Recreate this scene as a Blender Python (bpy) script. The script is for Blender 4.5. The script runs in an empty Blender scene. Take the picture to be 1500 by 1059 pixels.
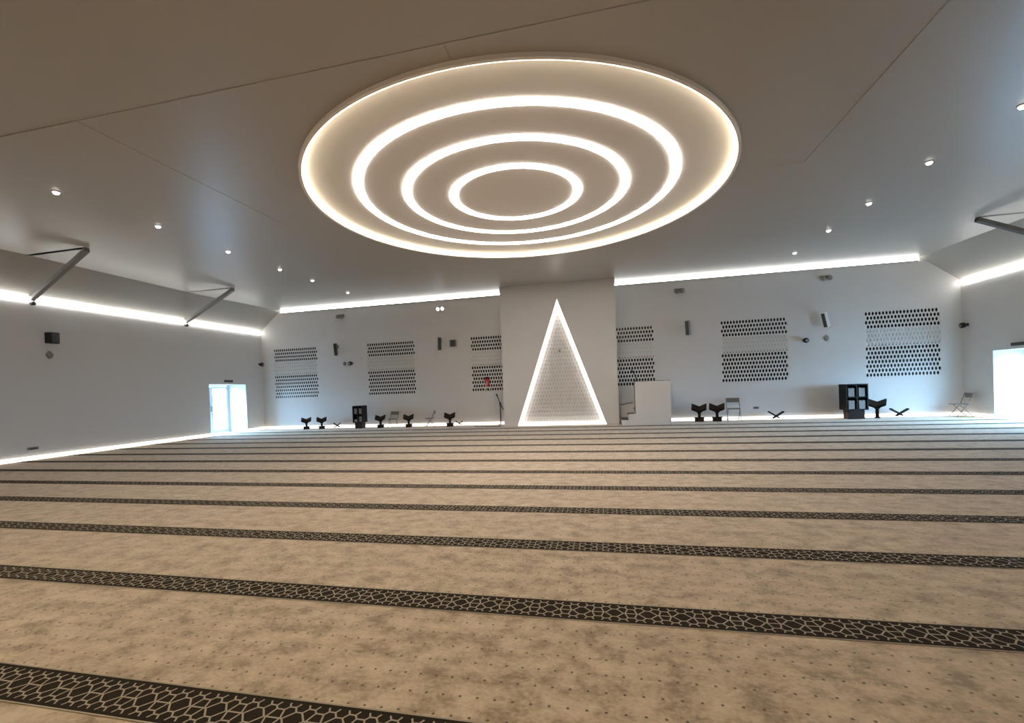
import bpy, bmesh, math, random
from mathutils import Vector, Matrix
PI = math.pi
random.seed(7)
SC = bpy.context.scene
COL = SC.collection

# ------------------------------------------------------------------ camera
EYE = Vector((0.0, 0.0, 1.469))
FWD = Vector((-0.2159896, 0.97633558, -0.01083192))
RGT = Vector((0.97579373, 0.21545368, -0.03750073))
UPV = Vector((0.03427952, 0.01866949, 0.99923789))
cam = bpy.data.cameras.new('camera')
cam.sensor_fit = 'HORIZONTAL'
cam.sensor_width = 36.0
cam.lens = 36.0 * 669.087 / 1500.0
cam.shift_x = 12.0 / 1500.0
cam.shift_y = 45.9 / 1500.0
cam.clip_end = 300
camo = bpy.data.objects.new('camera', cam)
COL.objects.link(camo)
M4 = Matrix.Identity(4)
for r in range(3):
    M4[r][0], M4[r][1], M4[r][2], M4[r][3] = RGT[r], UPV[r], -FWD[r], EYE[r]
camo.matrix_world = M4
SC.camera = camo

# ------------------------------------------------------------------ world, exposure
SKY = 44.0
RING = 22.5
COVE = 10.0
FLOORLED = 3.2
NICHE = 1.8
RIM = 5.2
REAR = 205.0
w = bpy.data.worlds.new('sky')
SC.world = w
w.use_nodes = True
bg = w.node_tree.nodes['Background']
bg.inputs['Color'].default_value = (0.38, 0.65, 0.97, 1)
bg.inputs['Strength'].default_value = SKY
SC.view_settings.view_transform = 'Standard'
SC.view_settings.look = 'None'
SC.view_settings.gamma = 1.0
SC.view_settings.use_curve_mapping = False
SC.view_settings.exposure = 0.0
SC.cycles.max_bounces = 10
SC.cycles.diffuse_bounces = 7
SC.cycles.transparent_max_bounces = 12
SC.cycles.sample_clamp_indirect = 8.0
SC.cycles.use_denoising = True
SC.cycles.use_light_tree = True

# ------------------------------------------------------------------ room numbers (metres)
XL, XR, YF, YB, YN = -15.14, 11.51, 17.92, -5.2, 17.03      # walls, niche block front
ZC, ZS = 5.31, 4.40                                          # ceiling, top of the side walls
XFL, XFR = -14.10, 10.38                                     # where the ceiling folds down
NX0, NX1 = -3.79, 0.475                                      # niche block
CX, CY, CR = -1.60, 9.115, 3.985                             # round recess in the ceiling
ZRIM, ZDISC = 5.215, 5.335
DW = 1.0                                                     # thickness of the side walls
DL0, DL1, DZ = 15.0, 16.88, 2.04                             # left doorway
DR0, DR1 = 13.00, 16.72                                      # right doorway

# area portals only guide the sampling of the sky through the two doorways
def portal(x, y0, y1, z1, rot):
    l = bpy.data.lights.new('door_portal', 'AREA')
    l.shape = 'RECTANGLE'; l.size = z1; l.size_y = y1 - y0
    l.cycles.is_portal = True
    o = bpy.data.objects.new('door_portal', l)
    o.location = (x, (y0 + y1) / 2, z1 / 2); o.rotation_euler = (0, rot, 0)
    COL.objects.link(o)
portal(XL - DW - 0.05, DL0, DL1, DZ, -PI / 2)
portal(XR + DW + 0.05, DR0, DR1, DZ, PI / 2)

# added fill spots without fixtures, behind and above the camera, brighten the near floor
def beam(x, y):
    l = bpy.data.lights.new('fill_beam', 'SPOT')
    l.energy = REAR; l.color = (1.0, 0.82, 0.50)
    l.spot_size = math.radians(120); l.spot_blend = 0.7; l.shadow_soft_size = 0.06
    o = bpy.data.objects.new('fill_beam', l)
    o.location = (x, y, 5.15)
    COL.objects.link(o)
for x in (-9.46, -5.2, -1.0):
    for y in (2.2, -1.6): beam(x, y)

# ------------------------------------------------------------------ materials
def nodes_of(name):
    m = bpy.data.materials.new(name)
    m.use_nodes = True
    nt = m.node_tree
    return m, nt, nt.nodes['Principled BSDF'], nt.nodes, nt.links

def mat(name, col, rough=0.5, metal=0.0, spec=0.5, noise=0.0, scale=20.0, bump=0.0, bscale=200.0):
    m, nt, b, N, L = nodes_of(name)
    b.inputs['Base Color'].default_value = (*col, 1)
    b.inputs['Roughness'].default_value = rough
    b.inputs['Metallic'].default_value = metal
    b.inputs['Specular IOR Level'].default_value = spec
    tc = N.new('ShaderNodeTexCoord')
    if noise:
        n = N.new('ShaderNodeTexNoise'); n.inputs['Scale'].default_value = scale
        n.inputs['Detail'].default_value = 4
        L.new(tc.outputs['Object'], n.inputs['Vector'])
        mx = N.new('ShaderNodeMix'); mx.data_type = 'RGBA'
        mx.inputs[6].default_value = (*[c * (1 - noise) for c in col], 1)
        mx.inputs[7].default_value = (*[min(1, c * (1 + noise)) for c in col], 1)
        L.new(n.outputs['Fac'], mx.inputs[0]); L.new(mx.outputs[2], b.inputs['Base Color'])
    if bump:
        n2 = N.new('ShaderNodeTexNoise'); n2.inputs['Scale'].default_value = bscale
        L.new(tc.outputs['Object'], n2.inputs['Vector'])
        bp = N.new('ShaderNodeBump'); bp.inputs['Strength'].default_value = bump
        bp.inputs['Distance'].default_value = 0.01
        L.new(n2.outputs['Fac'], bp.inputs['Height']); L.new(bp.outputs['Normal'], b.inputs['Normal'])
    return m

def glow(name, col, strength):
    m = bpy.data.materials.new(name)
    m.use_nodes = True
    nt = m.node_tree
    b = nt.nodes['Principled BSDF']
    b.inputs['Base Color'].default_value = (0.9, 0.9, 0.88, 1)
    b.inputs['Emission Color'].default_value = (*col, 1)
    b.inputs['Emission Strength'].default_value = strength
    return m

def carpet_mat():
    m, nt, b, N, L = nodes_of('carpet_beige')
    b.inputs['Roughness'].default_value = 0.95
    b.inputs['Specular IOR Level'].default_value = 0.1
    b.inputs['Sheen Weight'].default_value = 0.55
    b.inputs['Sheen Roughness'].default_value = 0.45
    b.inputs['Sheen Tint'].default_value = (1.0, 0.93, 0.82, 1)
    tc = N.new('ShaderNodeTexCoord')
    def noise(scale, detail, rough, sx=1, sy=1, dist=0.0):
        mp = N.new('ShaderNodeMapping'); mp.inputs['Scale'].default_value = (sx, sy, 1)
        L.new(tc.outputs['Object'], mp.inputs['Vector'])
        n = N.new('ShaderNodeTexNoise'); n.inputs['Scale'].default_value = scale
        n.inputs['Detail'].default_value = detail; n.inputs['Roughness'].default_value = rough
        n.inputs['Distortion'].default_value = dist
        L.new(mp.outputs['Vector'], n.inputs['Vector'])
        return n
    def math_(op, a, b_=None, c=None):
        n = N.new('ShaderNodeMath'); n.operation = op
        for i, v in enumerate((a, b_, c)):
            if v is None: continue
            if isinstance(v, (int, float)): n.inputs[i].default_value = v
            else: L.new(v, n.inputs[i])
        return n.outputs[0]
    big = noise(6.5, 7, 0.66, 0.8, 1.0, 0.15)
    fine = noise(46.0, 5, 0.7, 0.8, 1)
    tot = math_('ADD', math_('MULTIPLY', big.outputs['Fac'], 0.68), math_('MULTIPLY', fine.outputs['Fac'], 0.32))
    ramp = N.new('ShaderNodeValToRGB')
    e = ramp.color_ramp.elements
    e[0].position = 0.395; e[0].color = (0.225, 0.162, 0.107, 1)
    e[1].position = 0.60; e[1].color = (0.545, 0.43, 0.312, 1)
    e2 = e.new(0.50); e2.color = (0.42, 0.318, 0.222, 1)
    L.new(tot, ramp.inputs['Fac'])
    # the woven grid of small brown dots
    sep = N.new('ShaderNodeSeparateXYZ'); L.new(tc.outputs['Object'], sep.inputs[0])
    fx = math_('SUBTRACT', math_('FRACT', math_('DIVIDE', sep.outputs['X'], 0.0856)), 0.5)
    fy = math_('SUBTRACT', math_('FRACT', math_('DIVIDE', sep.outputs['Y'], 0.1333)), 0.5)
    dx = math_('MULTIPLY', fx, 0.0856); dy = math_('MULTIPLY', fy, 0.1333)
    d = math_('SQRT', math_('ADD', math_('MULTIPLY', dx, dx), math_('MULTIPLY', dy, dy)))
    dot = N.new('ShaderNodeMapRange'); dot.inputs[1].default_value = 0.0052; dot.inputs[2].default_value = 0.0092
    dot.inputs[3].default_value = 0.95; dot.inputs[4].default_value = 0.0
    L.new(d, dot.inputs[0])
    mx = N.new('ShaderNodeMix'); mx.data_type = 'RGBA'
    L.new(dot.outputs[0], mx.inputs[0]); L.new(ramp.outputs['Color'], mx.inputs[6])
    mx.inputs[7].default_value = (0.045, 0.028, 0.017, 1)
    L.new(mx.outputs[2], b.inputs['Base Color'])
    pile = noise(420.0, 2, 0.5)
    bp = N.new('ShaderNodeBump'); bp.inputs['Strength'].default_value = 0.5; bp.inputs['Distance'].default_value = 0.006
    L.new(pile.outputs['Fac'], bp.inputs['Height']); L.new(bp.outputs['Normal'], b.inputs['Normal'])
    return m

def glass_mat():
    m = bpy.data.materials.new('door_glass'); m.use_nodes = True
    nt = m.node_tree; N = nt.nodes; L = nt.links
    N.remove(N['Principled BSDF'])
    t = N.new('ShaderNodeBsdfTransparent'); t.inputs[0].default_value = (0.96, 0.98, 0.98, 1)
    g = N.new('ShaderNodeBsdfGlossy'); g.inputs['Roughness'].default_value = 0.02
    lw = N.new('ShaderNodeLayerWeight'); lw.inputs[0].default_value = 0.5
    pw = N.new('ShaderNodeMath'); pw.operation = 'POWER'; pw.inputs[1].default_value = 5.0
    L.new(lw.outputs['Facing'], pw.inputs[0])
    fr = N.new('ShaderNodeMath'); fr.operation = 'MULTIPLY_ADD'; fr.inputs[1].default_value = 0.9; fr.inputs[2].default_value = 0.04
    L.new(pw.outputs[0], fr.inputs[0])
    mx = N.new('ShaderNodeMixShader')
    L.new(fr.outputs[0], mx.inputs[0]); L.new(t.outputs[0], mx.inputs[1]); L.new(g.outputs[0], mx.inputs[2])
    L.new(mx.outputs[0], N['Material Output'].inputs[0])
    return m

WALL = mat('wall_paint', (0.63, 0.615, 0.60), 0.6, spec=0.35, noise=0.015, scale=3.0, bump=0.05, bscale=60)
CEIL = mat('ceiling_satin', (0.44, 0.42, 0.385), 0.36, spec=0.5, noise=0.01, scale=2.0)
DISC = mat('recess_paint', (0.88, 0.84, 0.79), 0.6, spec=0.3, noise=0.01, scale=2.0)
WHITE = mat('white_paint', (0.78, 0.77, 0.75), 0.45, noise=0.01, scale=5)
LATT = mat('white_board', (0.66, 0.65, 0.635), 0.55, noise=0.01, scale=8)
BACKB = mat('greyish_backing_board', (0.585, 0.57, 0.55), 0.6, noise=0.02, scale=8)
CONC = mat('subfloor_screed', (0.35, 0.34, 0.33), 0.9, noise=0.1, scale=4)
PAVE = mat('outside_paving', (0.55, 0.54, 0.52), 0.9, noise=0.08, scale=1.5)
CARPET = carpet_mat()
BAND = mat('carpet_brown_band', (0.024, 0.017, 0.012), 0.95, spec=0.1, noise=0.25, scale=120, bump=0.4, bscale=420)
LINE = mat('carpet_cream_line', (0.35, 0.30, 0.235), 0.95, spec=0.1, noise=0.12, scale=80, bump=0.3, bscale=420)
PANE = mat('dark_window_pane', (0.018, 0.022, 0.022), 0.25, spec=0.5, noise=0.1, scale=2)
BLACK = mat('black_plastic', (0.012, 0.012, 0.013), 0.5, spec=0.3, noise=0.1, scale=30)
CHAR = mat('charcoal_plastic', (0.055, 0.055, 0.055), 0.5, noise=0.1, scale=30)
GREY = mat('grey_plastic', (0.22, 0.21, 0.20), 0.5, noise=0.05, scale=30)
MIDGREY = mat('speaker_grey', (0.16, 0.155, 0.15), 0.5, noise=0.05, scale=30)
PALE = mat('pale_plastic', (0.60, 0.60, 0.59), 0.4, noise=0.02, scale=30)
DKWOOD = mat('dark_walnut', (0.011, 0.007, 0.006), 0.6, spec=0.2, noise=0.3, scale=14)
BRWOOD = mat('brown_walnut', (0.024, 0.013, 0.010), 0.6, spec=0.2, noise=0.3, scale=14)
BLKWOOD = mat('black_lacquer', (0.006, 0.006, 0.008), 0.55, spec=0.25, noise=0.15, scale=14)
PAGES = mat('white_book_covers', (0.27, 0.275, 0.27), 0.6, noise=0.15, scale=25)
BOOKB = mat('dull_green_book_covers', (0.16, 0.18, 0.17), 0.6, noise=0.2, scale=25)
STEEL = mat('grey_steel', (0.13, 0.125, 0.12), 0.5, 0.3, noise=0.05, scale=10)
BRACE = mat('brace_lighter_grey', (0.27, 0.26, 0.245), 0.6, noise=0.05, scale=10)  # lighter grey than the right brace, for the two left ones
BRIGHT = mat('bright_bracket_steel', (0.6, 0.58, 0.54), 0.35, 0.6, noise=0.05, scale=20)
ALU = mat('aluminium_frame', (0.62, 0.64, 0.68), 0.4, 0.2, noise=0.02, scale=10)
RED = mat('red_enamel', (0.55, 0.03, 0.035), 0.3, noise=0.05, scale=20)
REDLT = mat('pink_label', (0.65, 0.22, 0.24), 0.5, noise=0.05, scale=20)
SEATM = mat('chair_grey_plastic', (0.17, 0.155, 0.14), 0.5, noise=0.1, scale=20)
TUBE = mat('chair_grey_tube', (0.24, 0.23, 0.225), 0.4, 0.3, noise=0.05, scale=20)
STEPC = mat('step_carpet', (0.10, 0.085, 0.07), 0.95, noise=0.15, scale=60)
GLASS = glass_mat()
E_RING = glow('ring_diffuser', (1.0, 0.92, 0.84), RING)
E_RIM = glow('rim_diffuser', (1.0, 0.86, 0.62), RIM)
E_COVE = glow('cove_diffuser', (1.0, 0.99, 0.95), COVE)
E_FLOOR = glow('floor_diffuser', (1.0, 0.91, 0.80), FLOORLED)
E_NICHE = glow('niche_diffuser', (1.0, 0.93, 0.86), NICHE)
E_SPOT = glow('spot_lens', (1.0, 0.95, 0.9), 5.0)
E_EMER = glow('emergency_lens', (0.85, 0.95, 1.0), 4.0)

# ------------------------------------------------------------------ mesh helpers
class MB:
    """Collects simple solids and links them as ONE mesh object."""
    def __init__(self):
        self.bm = bmesh.new()
        self.mats = []
        self.cur = 0
    def use(self, m):
        if m not in self.mats: self.mats.append(m)
        self.cur = self.mats.index(m)
        return self
    def _tag(self, faces):
        for f in faces: f.material_index = self.cur
    def box(self, x0, x1, y0, y1, z0, z1, mtx=None, bevel=0.0):
        vs = [self.bm.verts.new(v) for v in ((x0, y0, z0), (x1, y0, z0), (x1, y1, z0), (x0, y1, z0),
                                             (x0, y0, z1), (x1, y0, z1), (x1, y1, z1), (x0, y1, z1))]
        fs = [self.bm.faces.new([vs[i] for i in f]) for f in
              ((3, 2, 1, 0), (4, 5, 6, 7), (0, 1, 5, 4), (1, 2, 6, 5), (2, 3, 7, 6), (3, 0, 4, 7))]
        self._tag(fs)
        if bevel:
            ed = list({e for f in fs for e in f.edges})
            r = bmesh.ops.bevel(self.bm, geom=ed, offset=bevel, segments=1, affect='EDGES', profile=0.7)
            self._tag(r['faces'])
            if mtx is not None:
                vset = {v for f in r['faces'] for v in f.verts} | {v for f in fs if f.is_valid for v in f.verts}
                bmesh.ops.transform(self.bm, matrix=mtx, verts=list(vset))
        elif mtx is not None:
            bmesh.ops.transform(self.bm, matrix=mtx, verts=vs)
        return self
    def bar(self, a, b, w_, h_, up=(0, 0, 1)):
        a, b = Vector(a), Vector(b)
        d = (b - a).normalized()
        s = d.cross(Vector(up))
        if s.length < 1e-4: s = d.cross(Vector((1, 0, 0)))
        s.normalize(); u = s.cross(d)
        vs = []
        for p in (a, b):
            for i, j in ((-1, -1), (1, -1), (1, 1), (-1, 1)):
                vs.append(self.bm.verts.new(p + s * (i * w_ / 2) + u * (j * h_ / 2)))
        fs = [self.bm.faces.new([vs[i] for i in f]) for f in
              ((3, 2, 1, 0), (4, 5, 6, 7), (0, 1, 5, 4), (1, 2, 6, 5), (2, 3, 7, 6), (3, 0, 4, 7))]
        self._tag(fs)
        return self
    def lathe(self, prof, n=16, mtx=None):
        """profile [(radius, height)] turned about z"""
        rings = []
        for r, z in prof:
            if r < 1e-6: rings.append([self.bm.verts.new((0, 0, z))])
            else: rings.append([self.bm.verts.new((r * math.cos(2 * PI * k / n), r * math.sin(2 * PI * k / n), z)) for k in range(n)])
        fs = []
        for A, B in zip(rings[:-1], rings[1:]):
            for k in range(n):
                k2 = (k + 1) % n
                if len(A) == 1 and len(B) == 1: continue
                if len(A) == 1: fs.append(self.bm.faces.new((A[0], B[k2], B[k])))
                elif len(B) == 1: fs.append(self.bm.faces.new((A[k], A[k2], B[0])))
                else: fs.append(self.bm.faces.new((A[k], A[k2], B[k2], B[k])))
        if len(rings[0]) > 1: fs.append(self.bm.faces.new(list(reversed(rings[0]))))
        if len(rings[-1]) > 1: fs.append(self.bm.faces.new(rings[-1]))
        self._tag(fs)
        for f in fs: f.smooth = len(f.verts) < 5 and n > 8
        if mtx is not None:
            bmesh.ops.transform(self.bm, matrix=mtx, verts=[v for R in rings for v in R])
        return self
    def tube(self, pts, r, n=8):
        pts = [Vector(p) for p in pts]
        rings = []
        for i, p in enumerate(pts):
            d = (pts[min(i + 1, len(pts) - 1)] - pts[max(i - 1, 0)]).normalized()
            s = d.cross(Vector((0, 0, 1)))
            if s.length < 1e-3: s = d.cross(Vector((1, 0, 0)))
            s.normalize(); u = s.cross(d)
            rr = r[i] if isinstance(r, (list, tuple)) else r
            rings.append([self.bm.verts.new(p + s * rr * math.cos(2 * PI * k / n) + u * rr * math.sin(2 * PI * k / n)) for k in range(n)])
        fs = []
        for A, B in zip(rings[:-1], rings[1:]):
            for k in range(n):
                f = self.bm.faces.new((A[k], A[(k + 1) % n], B[(k + 1) % n], B[k])); f.smooth = True
                fs.append(f)
        fs.append(self.bm.faces.new(list(reversed(rings[0])))); fs.append(self.bm.faces.new(rings[-1]))
        self._tag(fs)
        return self
    def prism(self, poly, axis, a, b, mtx=None):
        """polygon in the plane normal to axis ('x','y','z'), from a to b"""
        def P(u, v, t):
            return {'x': (t, u, v), 'y': (u, t, v), 'z': (u, v, t)}[axis]
        A = [self.bm.verts.new(P(u, v, a)) for u, v in poly]
        B = [self.bm.verts.new(P(u, v, b)) for u, v in poly]
        fs = [self.bm.faces.new(A), self.bm.faces.new(list(reversed(B)))]
        n = len(poly)
        for k in range(n):
            fs.append(self.bm.faces.new((A[(k + 1) % n], A[k], B[k], B[(k + 1) % n])))
        self._tag(fs)
        if mtx is not None:
            bmesh.ops.transform(self.bm, matrix=mtx, verts=A + B)
        return self
    def face(self, pts):
        f = self.bm.faces.new([self.bm.verts.new(p) for p in pts])
        self._tag([f])
        return self
    def build(self, name, m=None, parent=None, tri=False):
        if m is not None and not self.mats: self.mats = [m]
        self.bm.normal_update()
        if tri: bmesh.ops.triangulate(self.bm, faces=[f for f in self.bm.faces if len(f.verts) > 4], ngon_method='EAR_CLIP')
        bmesh.ops.recalc_face_normals(self.bm, faces=self.bm.faces[:])
        me = bpy.data.meshes.new(name)
        self.bm.to_mesh(me); self.bm.free()
        for x in self.mats: me.materials.append(x)
        return link(name, me, parent)

def link(name, me, parent=None):
    o = bpy.data.objects.new(name, me)
    COL.objects.link(o)
    if parent is not None: o.parent = parent
    return o

def thing(name, label, cat, loc=(0, 0, 0), rz=0.0, group=None, scale=1.0):
    o = bpy.data.objects.new(name, None)
    o.empty_display_size = 0.1
    COL.objects.link(o)
    o.location = loc; o.rotation_euler = (0, 0, rz); o.scale = (scale,) * 3
    return tag(o, label, cat, group)

def tag(o, label, cat, group=None):
    o['label'] = label; o['category'] = cat
    if group: o['group'] = group
    return o

def structure(o, label=None):
    o['kind'] = 'structure'
    if label: o['label'] = label
    return o

def dup(root, loc, label, rz=None, scale=None, group=None):
    """a copy of a thing with copies of its parts and sub-parts"""
    r = root.copy(); COL.objects.link(r)
    r.location = loc; r['label'] = label
    if rz is not None: r.rotation_euler = (0, 0, rz)
    if scale is not None: r.scale = (scale,) * 3
    if group: r['group'] = group
    for ch in list(root.children):
        c = ch.copy(); COL.objects.link(c); c.parent = r
        for g in ch.children:
            d = g.copy(); COL.objects.link(d); d.parent = c
    return r

def wall_cells(mb, axis, a, b, u0, u1, z0, z1, holes):
    """a thick wall as solid blocks round rectangular holes; axis is its normal"""
    us = sorted({u0, u1, *[h[0] for h in holes], *[h[1] for h in holes]})
    for ua, ub in zip(us[:-1], us[1:]):
        hs = sorted([(h[2], h[3]) for h in holes if h[0] < (ua + ub) / 2 < h[1]])
        z = z0
        spans = []
        for ha, hb in hs:
            if ha > z: spans.append((z, ha))
            z = hb
        if z < z1: spans.append((z, z1))
        for za, zb in spans:
            if axis == 'x': mb.box(a, b, ua, ub, za, zb)
            else: mb.box(ua, ub, a, b, za, zb)
    return mb

# ------------------------------------------------------------------ floor, outside ground
fl = MB().use(CONC).box(XL - DW - 0.3, XR + DW + 0.3, YB - 0.4, YF + 0.5, -0.30, -0.012).build('floor')
structure(fl)
out = MB().use(PAVE).box(-60, 60, -60, 80, -0.36, -0.31).build('outside_ground')
structure(out)
for nm, xa, xb, ya, yb in (('floor', XL - DW, XL - 0.001, DL0 + .002, DL1 - .002), ('floor', XR + 0.001, XR + DW, DR0 + .002, DR1 - .002)):
    structure(MB().use(WHITE).box(xa, xb, ya, yb, -0.012, -0.001).build(nm))

# ------------------------------------------------------------------ walls
SCREENS = [(-14.53, -12.31), (-9.91, -7.71), (-5.28, NX0), (NX1, 1.86), (4.17, 6.36), (8.73, 10.92)]
SZ0, SZ1, SZ2, SZ3 = 1.36, 2.45, 3.03, 3.60
holes = [(a, b, SZ0, SZ3) for a, b in SCREENS]
structure(wall_cells(MB().use(WALL), 'y', YF, YF + 0.35, XL - DW, XR + DW, -0.012, 5.7, holes).build('wall_front'))
structure(wall_cells(MB().use(WALL), 'x', XL - DW, XL, YB, YF, -0.012, 5.7, [(DL0, DL1, -0.012, DZ)]).build('wall_left'))
structure(wall_cells(MB().use(WALL), 'x', XR, XR + DW, YB, YF, -0.012, 5.7, [(DR0, DR1, -0.012, DZ)]).build('wall_right'))
structure(MB().use(WALL).box(XL - DW, XR + DW, YB - 0.35, YB, -0.012, 5.7).build('wall_back'))

# niche block with its triangular recess
TB0, TB1, TAX, TAZ = -3.27, 0.03, -1.625, 4.70
nb = MB().use(WALL)
ZT = 5.34
nb.face([(NX0, YN, 0), (TB0, YN, 0), (TAX, YN, TAZ), (TAX, YN, ZT), (NX0, YN, ZT)])
nb.face([(TB1, YN, 0), (NX1, YN, 0), (NX1, YN, ZT), (TAX, YN, ZT), (TAX, YN, TAZ)])
YR = YN + 0.30
for p, q_ in (((TB0, 0), (TAX, TAZ)), ((TAX, TAZ), (TB1, 0))):
    nb.face([(p[0], YN, p[1]), (q_[0], YN, q_[1]), (q_[0], YR, q_[1]), (p[0], YR, p[1])])
nb.face([(TB0, YR, 0), (TB1, YR, 0), (TAX, YR, TAZ)])
nb.face([(NX0, YN, 0), (NX0, YN, ZT), (NX0, YF - 0.001, ZT), (NX0, YF - 0.001, 0)])
nb.face([(NX1, YN, 0), (NX1, YN, ZT), (NX1, YF - 0.001, ZT), (NX1, YF - 0.001, 0)])
nb.face([(NX0, YN, ZT), (NX1, YN, ZT), (NX1, YF - 0.001, ZT), (NX0, YF - 0.001, ZT)])
nb.face([(NX0, YN, 0), (TB0, YN, 0), (TB0, YR, 0), (TB1, YR, 0), (TB1, YN, 0), (NX1, YN, 0), (NX1, YF - 0.001, 0), (NX0, YF - 0.001, 0)])
bmesh.ops.remove_doubles(nb.bm, verts=nb.bm.verts[:], dist=1e-4)
niche = structure(nb.build('wall_niche', tri=True))

# ------------------------------------------------------------------ ceiling
def zbay(y):
    return ZC - 0.02 if y < 13.9 else ZC
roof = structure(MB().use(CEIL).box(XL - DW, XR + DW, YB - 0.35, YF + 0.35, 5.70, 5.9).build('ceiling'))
A_, B_, E_ = CY, 13.58, 4.83
# each panel is a slightly tilted facet: corners x0,x1,y0,y1, height at its centre, slopes along x and y
PANELS = []
def zpan(p, x, y): return p[4] + p[5] * (x - (p[0] + p[1]) / 2) + p[6] * (y - (p[2] + p[3]) / 2)
C0, C1 = -6.80, 3.58
PANELS += [
    (XFL, XFR, B_, YF, 5.265, 0.0, .0207),
    (XFL, CX - CR - .5, A_, B_, 5.245, 0.0, -0.0112), (CX + CR + .5, XFR, A_, B_, 5.245, 0.0, -0.0112), (CX - CR - .5, CX + CR + .5, A_, B_, 5.245, 0.0, -0.0112),
    (XFL, C0, E_, A_, 5.267, 0.0, 0.0), (C1, XFR, E_, A_, 5.262, 0.0, 0.0), (C0, CX - .002, E_, A_, 5.272, 0.0, 0.0), (CX + .002, C1, E_, A_, 5.272, 0.0, 0.0),
    (XFL, XFR, 0.1, E_, 5.279, 0.0, 0.0), (XFL, XFR, YB, 0.1, 5.26, 0.0, 0.0)]
def ceil_z(x, y):
    for p in PANELS:
        if p[0] <= x <= p[1] and p[2] <= y <= p[3]: return zpan(p, x, y)
    return ZC
def circle_cut(p):
    """rectangle outline minus the round recess (its centre lies on the far or near edge)"""
    x0, x1, y0, y1 = p[:4]
    rect = [(x0, y0), (x1, y0), (x1, y1), (x0, y1)]
    if not (x0 < CX + CR and x1 > CX - CR and y0 < CY + CR and y1 > CY - CR): return rect
    arc = []
    for k in range(0, 97):
        t = PI * k / 96
        sy = 1 if y0 >= CY - 1e-6 else -1
        x, y = CX + (CR + .01) * math.cos(t), CY + sy * (CR + .01) * math.sin(t)
        if x0 - 1e-9 <= x <= x1 + 1e-9: arc.append((x, y))
    if y0 >= CY - 1e-6:                       # cut into the near edge, arc runs right to left
        arc = sorted(arc, key=lambda q: q[0])
        if x0 > CX - CR: arc = arc
        return [(x0, y0)] + arc + [(x1, y0), (x1, y1), (x0, y1)]
    arc = sorted(arc, key=lambda q: -q[0])    # cut into the far edge
    if x0 <= CX - CR:                         # left half panel: x1 is CX
        return [(x0, y0), (x1, y0), (x1, arc[0][1])] + arc + [(x0, y1)]
    return [(x0, y0), (x1, y0), (x1, y1)] + arc + [(x0, arc[-1][1])]
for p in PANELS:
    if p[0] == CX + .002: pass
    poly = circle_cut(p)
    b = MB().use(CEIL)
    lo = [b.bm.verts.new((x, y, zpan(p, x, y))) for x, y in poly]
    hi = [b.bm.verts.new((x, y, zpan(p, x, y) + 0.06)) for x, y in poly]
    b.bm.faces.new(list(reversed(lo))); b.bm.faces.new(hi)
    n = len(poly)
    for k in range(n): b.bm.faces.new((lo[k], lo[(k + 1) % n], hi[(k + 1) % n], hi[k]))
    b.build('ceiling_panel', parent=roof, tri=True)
for xa, za, xb, zb in ((XL, ZS + 0.04, XFL, 5.30), (XR, ZS + 0.04, XFR, 5.30)):
    s = 1 if xb > xa else -1
    b = MB().use(CEIL)
    poly = [(xa, za), (xb, zb), (xb, zb + 0.09), (xa, za + 0.09)]
    b.prism(poly, 'y', YB, YF)
    b.build('sloping_panel', parent=roof)

# ------------------------------------------------------------------ round recess with its rings of light
rec = thing('ceiling_recess', 'big round recess in the ceiling with a glowing rim and concentric light rings', 'ceiling light', (CX, CY, ZRIM))
NSEG = 128
def annulus(mb, r0, r1, z0, z1, n=NSEG, cx=0.0, cy=0.0):
    """a ring of rectangular section"""
    R = [[mb.bm.verts.new((cx + r * math.cos(2 * PI * k / n), cy + r * math.sin(2 * PI * k / n), z)) for k in range(n)] for r, z in ((r0, z0), (r1, z0), (r1, z1), (r0, z1))]
    for i in range(4):
        A, B = R[i], R[(i + 1) % 4]
        for k in range(n):
            f = mb.bm.faces.new((A[k], A[(k + 1) % n], B[(k + 1) % n], B[k]))
            f.material_index = mb.cur
            f.smooth = i in (1, 3)
    return mb
h = ZDISC - ZRIM
annulus(MB().use(DISC), CR - 0.012, CR + 0.035, 0.0, 0.19).build('rim', parent=rec)
annulus(MB().use(E_RIM), CR - 0.045, CR - 0.0125, 0.015, h).build('rim_light', parent=rec)
MB().use(DISC).lathe([(CR - 0.0125, h + 0.001), (CR - 0.0125, h + 0.05)], n=NSEG).build('recessed_disc', parent=rec)
for r in (3.105, 2.217, 1.314):
    annulus(MB().use(E_RING), r - 0.15, r, h - 0.012, h + 0.0005, cx=-0.02).build('ring_light', parent=rec)

# ------------------------------------------------------------------ light strips
def strip(name, label, box, m, group, back):
    x0, x1, y0, y1, z0, z1 = box
    t = thing(name, label, 'light strip', ((x0 + x1) / 2, (y0 + y1) / 2, z0), group=group)
    c = t.location
    t_ = 0.012
    d = MB().use(m)
    hs = MB().use(ALU)
    lx0, lx1, ly0, ly1, lz1 = x0 - c.x, x1 - c.x, y0 - c.y, y1 - c.y, z1 - z0
    zl = 0.006 if (lz1 < .1 and back == '+y') else 0.0
    if zl: hs.box(lx0, lx1, ly0, ly1, 0, zl - .0005)
    if back == '+y': d.box(lx0, lx1, ly0, ly1 - t_, zl, lz1); hs.box(lx0, lx1, ly1 - t_, ly1, 0, lz1)
    if back == '-x': d.box(lx0 + t_, lx1, ly0, ly1, zl, lz1); hs.box(lx0, lx0 + t_, ly0, ly1, 0, lz1)
    if back == '+x': d.box(lx0, lx1 - t_, ly0, ly1, zl, lz1); hs.box(lx1 - t_, lx1, ly0, ly1, 0, lz1)
    d.build('diffuser', parent=t); hs.build('back_rail', parent=t)
    return t
dc, df = 0.055, 0.045
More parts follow.
